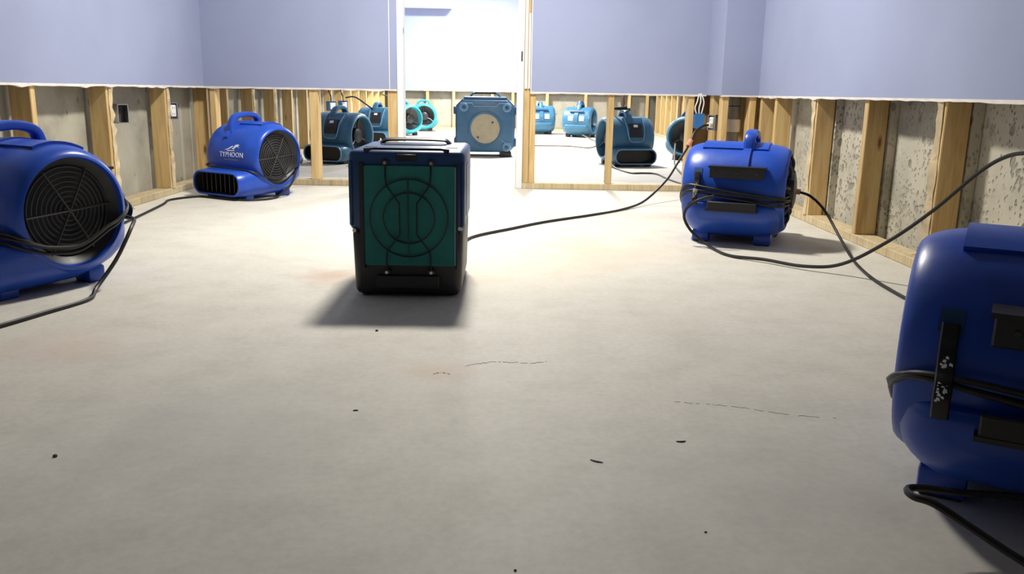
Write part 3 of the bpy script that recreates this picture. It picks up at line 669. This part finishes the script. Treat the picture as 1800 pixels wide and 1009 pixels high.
# local: front face at y=0, body runs to y=DD
body = box('lower_shell', -DW_, DW_, 0.004, DD, 0.006, 0.215, 'black_plastic', dh, 0.022, 3, True, 0.965)
ush = box('upper_shell', -DW_-0.004, DW_+0.004, 0.0, DD+0.004, 0.206, DH, 'slate_blue_plastic', dh, 0.016, 3)
for s in (-1, 1): box('side_groove', s*(DW_+0.002)-0.004, s*(DW_+0.002)+0.004, 0.10, DD-0.06, 0.24, 0.40, 'slate_blue_plastic', ush, 0.003, 1)
link('top_rim', prism_me('top_rim', [(-DW_+0.05, 0.0), (-DW_+0.07, 0.03), (DW_-0.07, 0.03), (DW_-0.05, 0.0), (DW_-0.042, 0.0), (DW_-0.064, 0.038), (-DW_+0.064, 0.038), (-DW_+0.042, 0.0)], 'Z', DH-0.004, DH+0.006), 'black_plastic', ush)
for sx in (-1, 1): box('vent_slot', sx*0.125-0.018, sx*0.125+0.018, 0.14, 0.17, DH-0.003, DH+0.0015, 'black_plastic', ush, 0.001, 1)
box('latch', -0.030, 0.030, -0.006, 0.02, DH-0.030, DH-0.010, 'black_plastic', ush, 0.004, 1)
link('carry_handle', tube_me('carry_handle', [(-0.125, 0.37, DH-0.01), (-0.115, 0.37, DH+0.006), (-0.08, 0.37, DH+0.013), (0.07, 0.37, DH+0.013), (0.10, 0.37, DH+0.006), (0.11, 0.37, DH-0.01)], 0.01, 8, False, 4, (0.03, 0.006)), 'black_plastic', dh, True)
link('handle_slot', prism_me('handle_slot', [(-0.10, 0.255), (0.085, 0.255), (0.10, 0.285), (-0.115, 0.285)], 'Z', DH-0.004, DH+0.0025), 'black_plastic', ush)
for s in (-1, 1): box('side_strip', s*(DW_-0.002)-0.006, s*(DW_-0.002)+0.006, -0.003, 0.05, 0.22, DH-0.03, 'slate_blue_plastic', ush, 0.004, 1)
# filter, its bezel and the wire guard
fz0, fz1, fx0, fx1 = 0.102, 0.402, -0.128, 0.146
for xa, xb in ((fx0-0.012, fx0), (fx1, fx1+0.006)): box('filter_bezel', xa, xb, -0.010, 0.02, fz0-0.01, fz1+0.006, 'black_plastic', dh)
flt = box('filter', fx0, fx1, -0.008, 0.02, fz0, fz1, 'green_filter', dh, 0.002, 1)
box('filter_edge', fx1-0.004, fx1, -0.0095, -0.006, fz0+0.004, fz1-0.004, 'pale_blue_trim', flt)
gd = link('wire_guard', torus_me('wire_guard', 0.007, -0.015, 0.247, 0.116, 0.0022, 56, 6, 'Y'), 'rubber', dh, True)
link('guard_ring', torus_me('guard_ring', 0.007, -0.015, 0.247, 0.076, 0.0022, 48, 6, 'Y'), 'rubber', gd, True)
tube('guard_wire', [(0.005, -0.016, 0.362), (0.005, -0.016, 0.132)], 0.0022, 'rubber', gd, 6, False, 0)
for s, cx in ((-1, 0.005), (1, 0.005)):
    pts = [(cx+s*0.067, -0.008, 0.412), (cx+s*0.067, -0.014, 0.37), (cx+s*0.064, -0.016, 0.345), (cx+s*0.026, -0.017, 0.292), (cx+s*0.025, -0.017, 0.198), (cx+s*0.064, -0.016, 0.147), (cx+s*0.066, -0.014, 0.12), (cx+s*0.066, -0.008, 0.084)]
    tube('guard_wire', pts, 0.0023, 'rubber', gd, 6, False, 0)
for x, z in ((-0.063, 0.410), (0.073, 0.410), (-0.062, 0.082), (0.072, 0.082)):
    b_ = lathe('guard_boss', [(0.006, 0.011), (-0.008, 0.010), (-0.012, 0.006), (-0.012, 0)], 'black_plastic', dh, 'Y', 18, (x, 0, z))
    lathe('bolt', [(-0.010, 0.0055), (-0.015, 0.0045), (-0.015, 0)], 'steel', b_, 'Y', 12, (x, 0, z))
for x, z in ((-0.158, 0.207), (0.158, 0.216)): lathe('screw', [(0.006, 0.007), (-0.003, 0.006), (-0.003, 0)], 'steel', dh, 'Y', 14, (x, 0, z))
box('front_recess_plate', -0.095, 0.095, -0.002, 0.012, 0.03, 0.070, 'black_plastic', body, 0.003, 1)
for x in (-0.13, 0.13):
    for y in (0.06, DD-0.06): lathe('foot', [(0.0, 0.018), (0.02, 0.020), (0.02, 0)], 'rubber', dh, 'Z', 16, (x, y, 0))
cord(dh, [(-0.22, 2.985, 0.12), (-0.20, 3.12, 0.05), (-0.17, 3.35, Z0), (-0.143, 3.62, Z0), (0.034, 3.885, Z0), (0.201, 4.111, Z0), (0.448, 4.372, Z0), (0.623, 4.586, Z0), (0.77, 4.80, 0.02), (0.88, 4.95, 0.075), (0.963, 5.05, 0.141), (1.031, 5.15, 0.217), (1.095, 5.22, 0.298), (1.12, 5.25, 0.338)], 0.0068)
to_local(dh, link('plug', tube_me('plug', [(1.105, 5.235, 0.315), (1.12, 5.25, 0.338), (1.128, 5.255, 0.352)], 0.014, 10, False, 3), 'orange_plug', None, True))
ex = tag(tube('extension_cord', [(1.128, 5.255, 0.352), (1.145, 5.27, 0.385), (1.172, 5.30, 0.412), (1.22, 5.35, 0.434), (1.245, 5.362, 0.438), (1.262, 5.374, 0.44)], 0.0075, 'rubber'), 'short black extension cord hanging from the outlet by the pipe chase', 'cord')
link('plug', tube_me('plug', [(1.250, 5.365, 0.438), (1.270, 5.380, 0.442)], 0.015, 10, False, 0), 'white_paint', ex, True)

# ------------------------------------------------------------------ rear dehumidifier
rd = thing('dehumidifier', 'steel blue square dehumidifier with round beige filter standing in the doorway', 'dehumidifier', (-0.200, 8.30, 0), math.radians(2))
ch = 0.055; hw = 0.285; z0, z1 = 0.045, 0.545
octo = [(-hw+ch, z0), (hw-ch, z0), (hw, z0+ch), (hw, z1-ch*1.2), (hw-ch*1.2, z1), (-hw+ch*1.2, z1), (-hw, z1-ch*1.2), (-hw, z0+ch)]
def bevel_me(me, off, seg=2):
    bm = bmesh.new(); bm.from_mesh(me); bmesh.ops.bevel(bm, geom=bm.edges[:], offset=off, segments=seg, profile=0.5, affect='EDGES'); bm.to_mesh(me); bm.free(); return me
link('body', bevel_me(prism_me('body', octo, 'Y', 0.03, 0.46), 0.010), 'slate_blue_plastic', rd, True)
octo2 = [(x*0.955, z0+0.008+(z-z0)*0.966) for x, z in octo]
fp = link('front_panel', bevel_me(prism_me('front_panel', octo2, 'Y', 0.0, 0.06), 0.010), 'steel_blue_plastic', rd, True)
lathe('filter_ring', [(0.02, 0.168), (-0.012, 0.163), (-0.016, 0.152), (-0.008, 0.140), (0.004, 0.138)], 'steel_blue_plastic', fp, 'Y', 48, (0.0, 0, 0.268))
ff = lathe('round_filter', [(0.01, 0.142), (-0.004, 0.140), (-0.006, 0.0)], 'beige_filter', rd, 'Y', 48, (0.0, 0, 0.268))
for x, z in ((0.07, 0.06), (-0.07, -0.08)): lathe('filter_knob', [(-0.004, 0.010), (-0.012, 0.008), (-0.012, 0)], 'dark_grey_plastic', ff, 'Y', 12, (x, 0, 0.268+z))
for sx, z in ((-1, 0.470), (1, 0.470), (1, 0.098), (-1, 0.098)):
    bb = lathe('corner_boss', [(0.012, 0.046), (-0.012, 0.042), (-0.018, 0.032), (-0.008, 0.024), (-0.004, 0)], 'pale_blue_trim', fp, 'Y', 24, (sx*0.205, 0, z))
    lathe('bolt', [(-0.004, 0.019), (-0.010, 0.017), (-0.010, 0)], 'slate_blue_plastic', bb, 'Y', 12, (sx*0.205, 0, z))
tube('top_molding', [(-0.24, -0.002, 0.505), (-0.13, -0.004, 0.507), (-0.105, -0.004, 0.478), (0.105, -0.004, 0.478), (0.13, -0.004, 0.507), (0.24, -0.002, 0.505)], 0.006, 'pale_blue_trim', fp, 6, False, 0)
tube('side_molding', [(0.15, -0.002, 0.17), (0.18, -0.004, 0.145), (0.25, -0.002, 0.13)], 0.006, 'pale_blue_trim', fp, 6, False, 4)
for s in (-1, 1):
    box('corner_bumper', s*0.283-0.022, s*0.283+0.022, 0.02, 0.44, 0.40, 0.475, 'slate_blue_plastic', rd, 0.01, 2)
    box('corner_bumper', s*0.278-0.022, s*0.278+0.022, 0.02, 0.44, 0.10, 0.18, 'slate_blue_plastic', rd, 0.01, 2)
    box('foot', s*0.20-0.055, s*0.20+0.055, 0.02, 0.44, 0.0, 0.05, 'black_plastic', rd, 0.008, 2)
box('top_cap', -0.21, 0.21, 0.03, 0.44, 0.540, 0.566, 'steel_blue_plastic', rd, 0.01, 2)
hh = link('carry_handle', tube_me('carry_handle', [(-0.15, 0.2, 0.555), (-0.125, 0.2, 0.59), (-0.09, 0.2, 0.600), (0.09, 0.2, 0.600), (0.125, 0.2, 0.59), (0.15, 0.2, 0.555)], 0.01, 10, False, 5, (0.028, 0.010)), 'steel_blue_plastic', rd, True)
box('handle_grip', -0.105, 0.105, 0.168, 0.232, 0.592, 0.612, 'black_plastic', hh, 0.006, 2)

# ------------------------------------------------------------------ electrical boxes, wires, pipe
def elbox(label, loc, rz, mat, face, size=(0.058, 0.095, 0.05)):
    t = thing('outlet_box', label, 'outlet box', loc, rz, 'electrical boxes on the studs')
    sx, sz, sy = size
    link('box', join_me('box', [box_me('a', -sx/2, -sx/2+0.004, -sy, 0, 0, sz), box_me('b', sx/2-0.004, sx/2, -sy, 0, 0, sz), box_me('c', -sx/2, sx/2, -sy, 0, 0, 0.004), box_me('d', -sx/2, sx/2, -sy, 0, sz-0.004, sz), box_me('e', -sx/2, sx/2, -0.004, 0, 0, sz)]), mat, t)
    if face:
        rc = box('receptacle', -sx/2+0.011, sx/2-0.011, -sy-0.004, -0.012, 0.014, sz-0.014, 'white_paint', t, 0.004, 1)
        for zz in (0.32, 0.68):
            for xx in (-0.006, 0.006): box('slot', xx-0.0012, xx+0.0012, -sy-0.0048, -sy-0.003, sz*zz-0.005, sz*zz+0.005, 'black_plastic', rc)
    else: box('back_panel', -sx/2+0.006, sx/2-0.006, -0.012, -0.006, 0.006, sz-0.006, 'dark_grey_plastic', t)
    return t
R90 = math.radians(90)
b1 = elbox('steel outlet box on the left wall stud nearest the large blue air mover', (WL-0.03, 4.43, 0.43), math.radians(52), 'steel', False)
b2 = elbox('white receptacle hanging in an open box on the left wall, second stud', (WL-0.03, 5.09, 0.43), math.radians(52), 'steel', True)
for b_ in (b1, b2): pass
b3 = elbox('blue outlet box above the teal air mover, nearer of the pair', (-1.915, 9.45, 0.385), R90*0.55, 'outlet_box_blue', True, (0.09, 0.10, 0.06))
b4 = elbox('blue outlet box above the teal air mover, farther of the pair', (-1.90, 10.05, 0.385), R90*0.55, 'outlet_box_blue', True, (0.09, 0.10, 0.06))
b5 = elbox('bright blue outlet box with white wires on the last partition stud', (1.237, PY+0.01, 0.408), 0.0, 'outlet_box_blue', False, (0.06, 0.095, 0.05))
box('cover', -0.029, 0.029, -0.056, -0.05, 0.0, 0.095, 'outlet_box_blue', b5)
for i, dx in enumerate((-0.016, 0.0, 0.014)):
    tube('wire', [(dx, -0.03, 0.09), (dx-0.012+0.01*i, -0.03, 0.13), (dx+0.006*i, -0.028, 0.17), (dx+0.01-0.008*i, -0.02, 0.22)], 0.0042, 'white_paint', b5, 6)
b6 = elbox('white wall outlet with a cord plugged in at the pipe chase', (1.300, 5.42, 0.405), math.radians(-38), 'steel', True, (0.05, 0.095, 0.045))
for b_, ys in ((b3, 0), (b4, 0)):
    tube('cable', [(0.0, -0.03, 0.10), (0.01, -0.015, 0.15), (-0.01, -0.01, 0.21), (-0.005, -0.01, 0.30)], 0.007, 'rubber', b_, 6)

pp = thing('drain_pipe', 'grey vertical drain pipe with white coupling in the pipe chase', 'pipe', (1.405, 5.375, 0.0))
lathe('pipe', [(0.0, 0.038), (CEIL, 0.038)], 'pvc_grey', pp, 'Z', 28)
lathe('coupling', [(0.40, 0.039), (0.40, 0.046), (0.475, 0.047), (0.48, 0.039)], 'pvc_white', pp, 'Z', 28)
lathe('seam_ring', [(0.553, 0.038), (0.553, 0.0395), (0.558, 0.0395), (0.558, 0.038)], 'black_plastic', pp, 'Z', 28)

# pipes / cables standing in the far room by the back right
for (x, y, mt, lb) in ((1.66, 13.9, 'dark_grey_plastic', 'dark vertical cable beside the far wall studs above the teal air mover'), (1.84, 13.8, 'dark_board', 'dark brown vertical pipe at the far right of the far wall')):
    p = thing('wall_pipe', lb, 'pipe', (x, y, 0)); lathe('pipe', [(0.0, 0.022), (CEIL, 0.022)], mt, p, 'Z', 14)
    lathe('coupling', [(0.44, 0.023), (0.44, 0.034), (0.50, 0.034), (0.50, 0.023)], mt, p, 'Z', 14)

# ------------------------------------------------------------------ ceiling lamp fixtures
for n, (x, y), power, rad, colr in LAMPS:
    where = {'near': 'round ceiling lamp above the near room', 'far': 'round ceiling lamp close to the far end wall', 'mid': 'round ceiling lamp just beyond the doorway'}[n]
    t = thing('ceiling_lamp', where, 'lamp', (x, y, CEIL))
    lathe('lamp_base', [(0.0, rad+0.03), (-0.03, rad+0.03), (-0.035, rad+0.01), (-0.035, 0.0)], 'white_paint', t, 'Z', 40)
    lathe('diffuser', [(-0.035, rad+0.008), (-0.055, rad*0.95), (-0.066, rad*0.7), (-0.070, 0.0)], 'lamp_diffuser', t, 'Z', 40)

# ------------------------------------------------------------------ debris on the slab
CH = [((0.164, 1.366), 0.013, 0.002, -0.5, 'curled dark splinter on the floor in the lower middle'), ((0.329, 1.457), 0.010, 0.0022, 0.1, 'thin dark splinter on the floor right of the curled one'),
      ((-0.289, 1.591), 0.006, 0.002, 0.1, 'tiny dark chip on the floor left of the long crack'), ((-0.76, 1.358), 0.004, 0.004, 0.3, 'dark speck alone on the floor at the lower left'),
      ((-0.332, 2.163), 0.004, 0.004, 0.3, 'dark pebble on the floor just before the green filter dehumidifier'), ((0.021, 1.02), 0.002, 0.002, 0.3, 'dark grain on the floor at the bottom edge'), ((0.299, 1.128), 0.0024, 0.0016, 0.0, 'dark grain on the floor at the lower right')]
for (x, y), a, b_, rz, lb in CH:
    bm = bmesh.new(); bmesh.ops.create_icosphere(bm, subdivisions=2, radius=1.0)
    for v in bm.verts:
        v.co = Vector((v.co.x*a, v.co.y*b_ + (0.12*a*(v.co.x**2) if a > 0.008 else 0)*2, max(v.co.z, -0.6)*b_*0.7))*random.uniform(0.88, 1.08)
    zm = min(v.co.z for v in bm.verts)
    for v in bm.verts: v.co.z -= zm
    me = bpy.data.meshes.new('debris_chip'); bm.to_mesh(me); bm.free()
    o = tag(link('debris_chip', me, 'chip_dark', None, True, (x, y, 0.0)), lb, 'debris', 'chips on the floor'); o.rotation_euler.z = rz
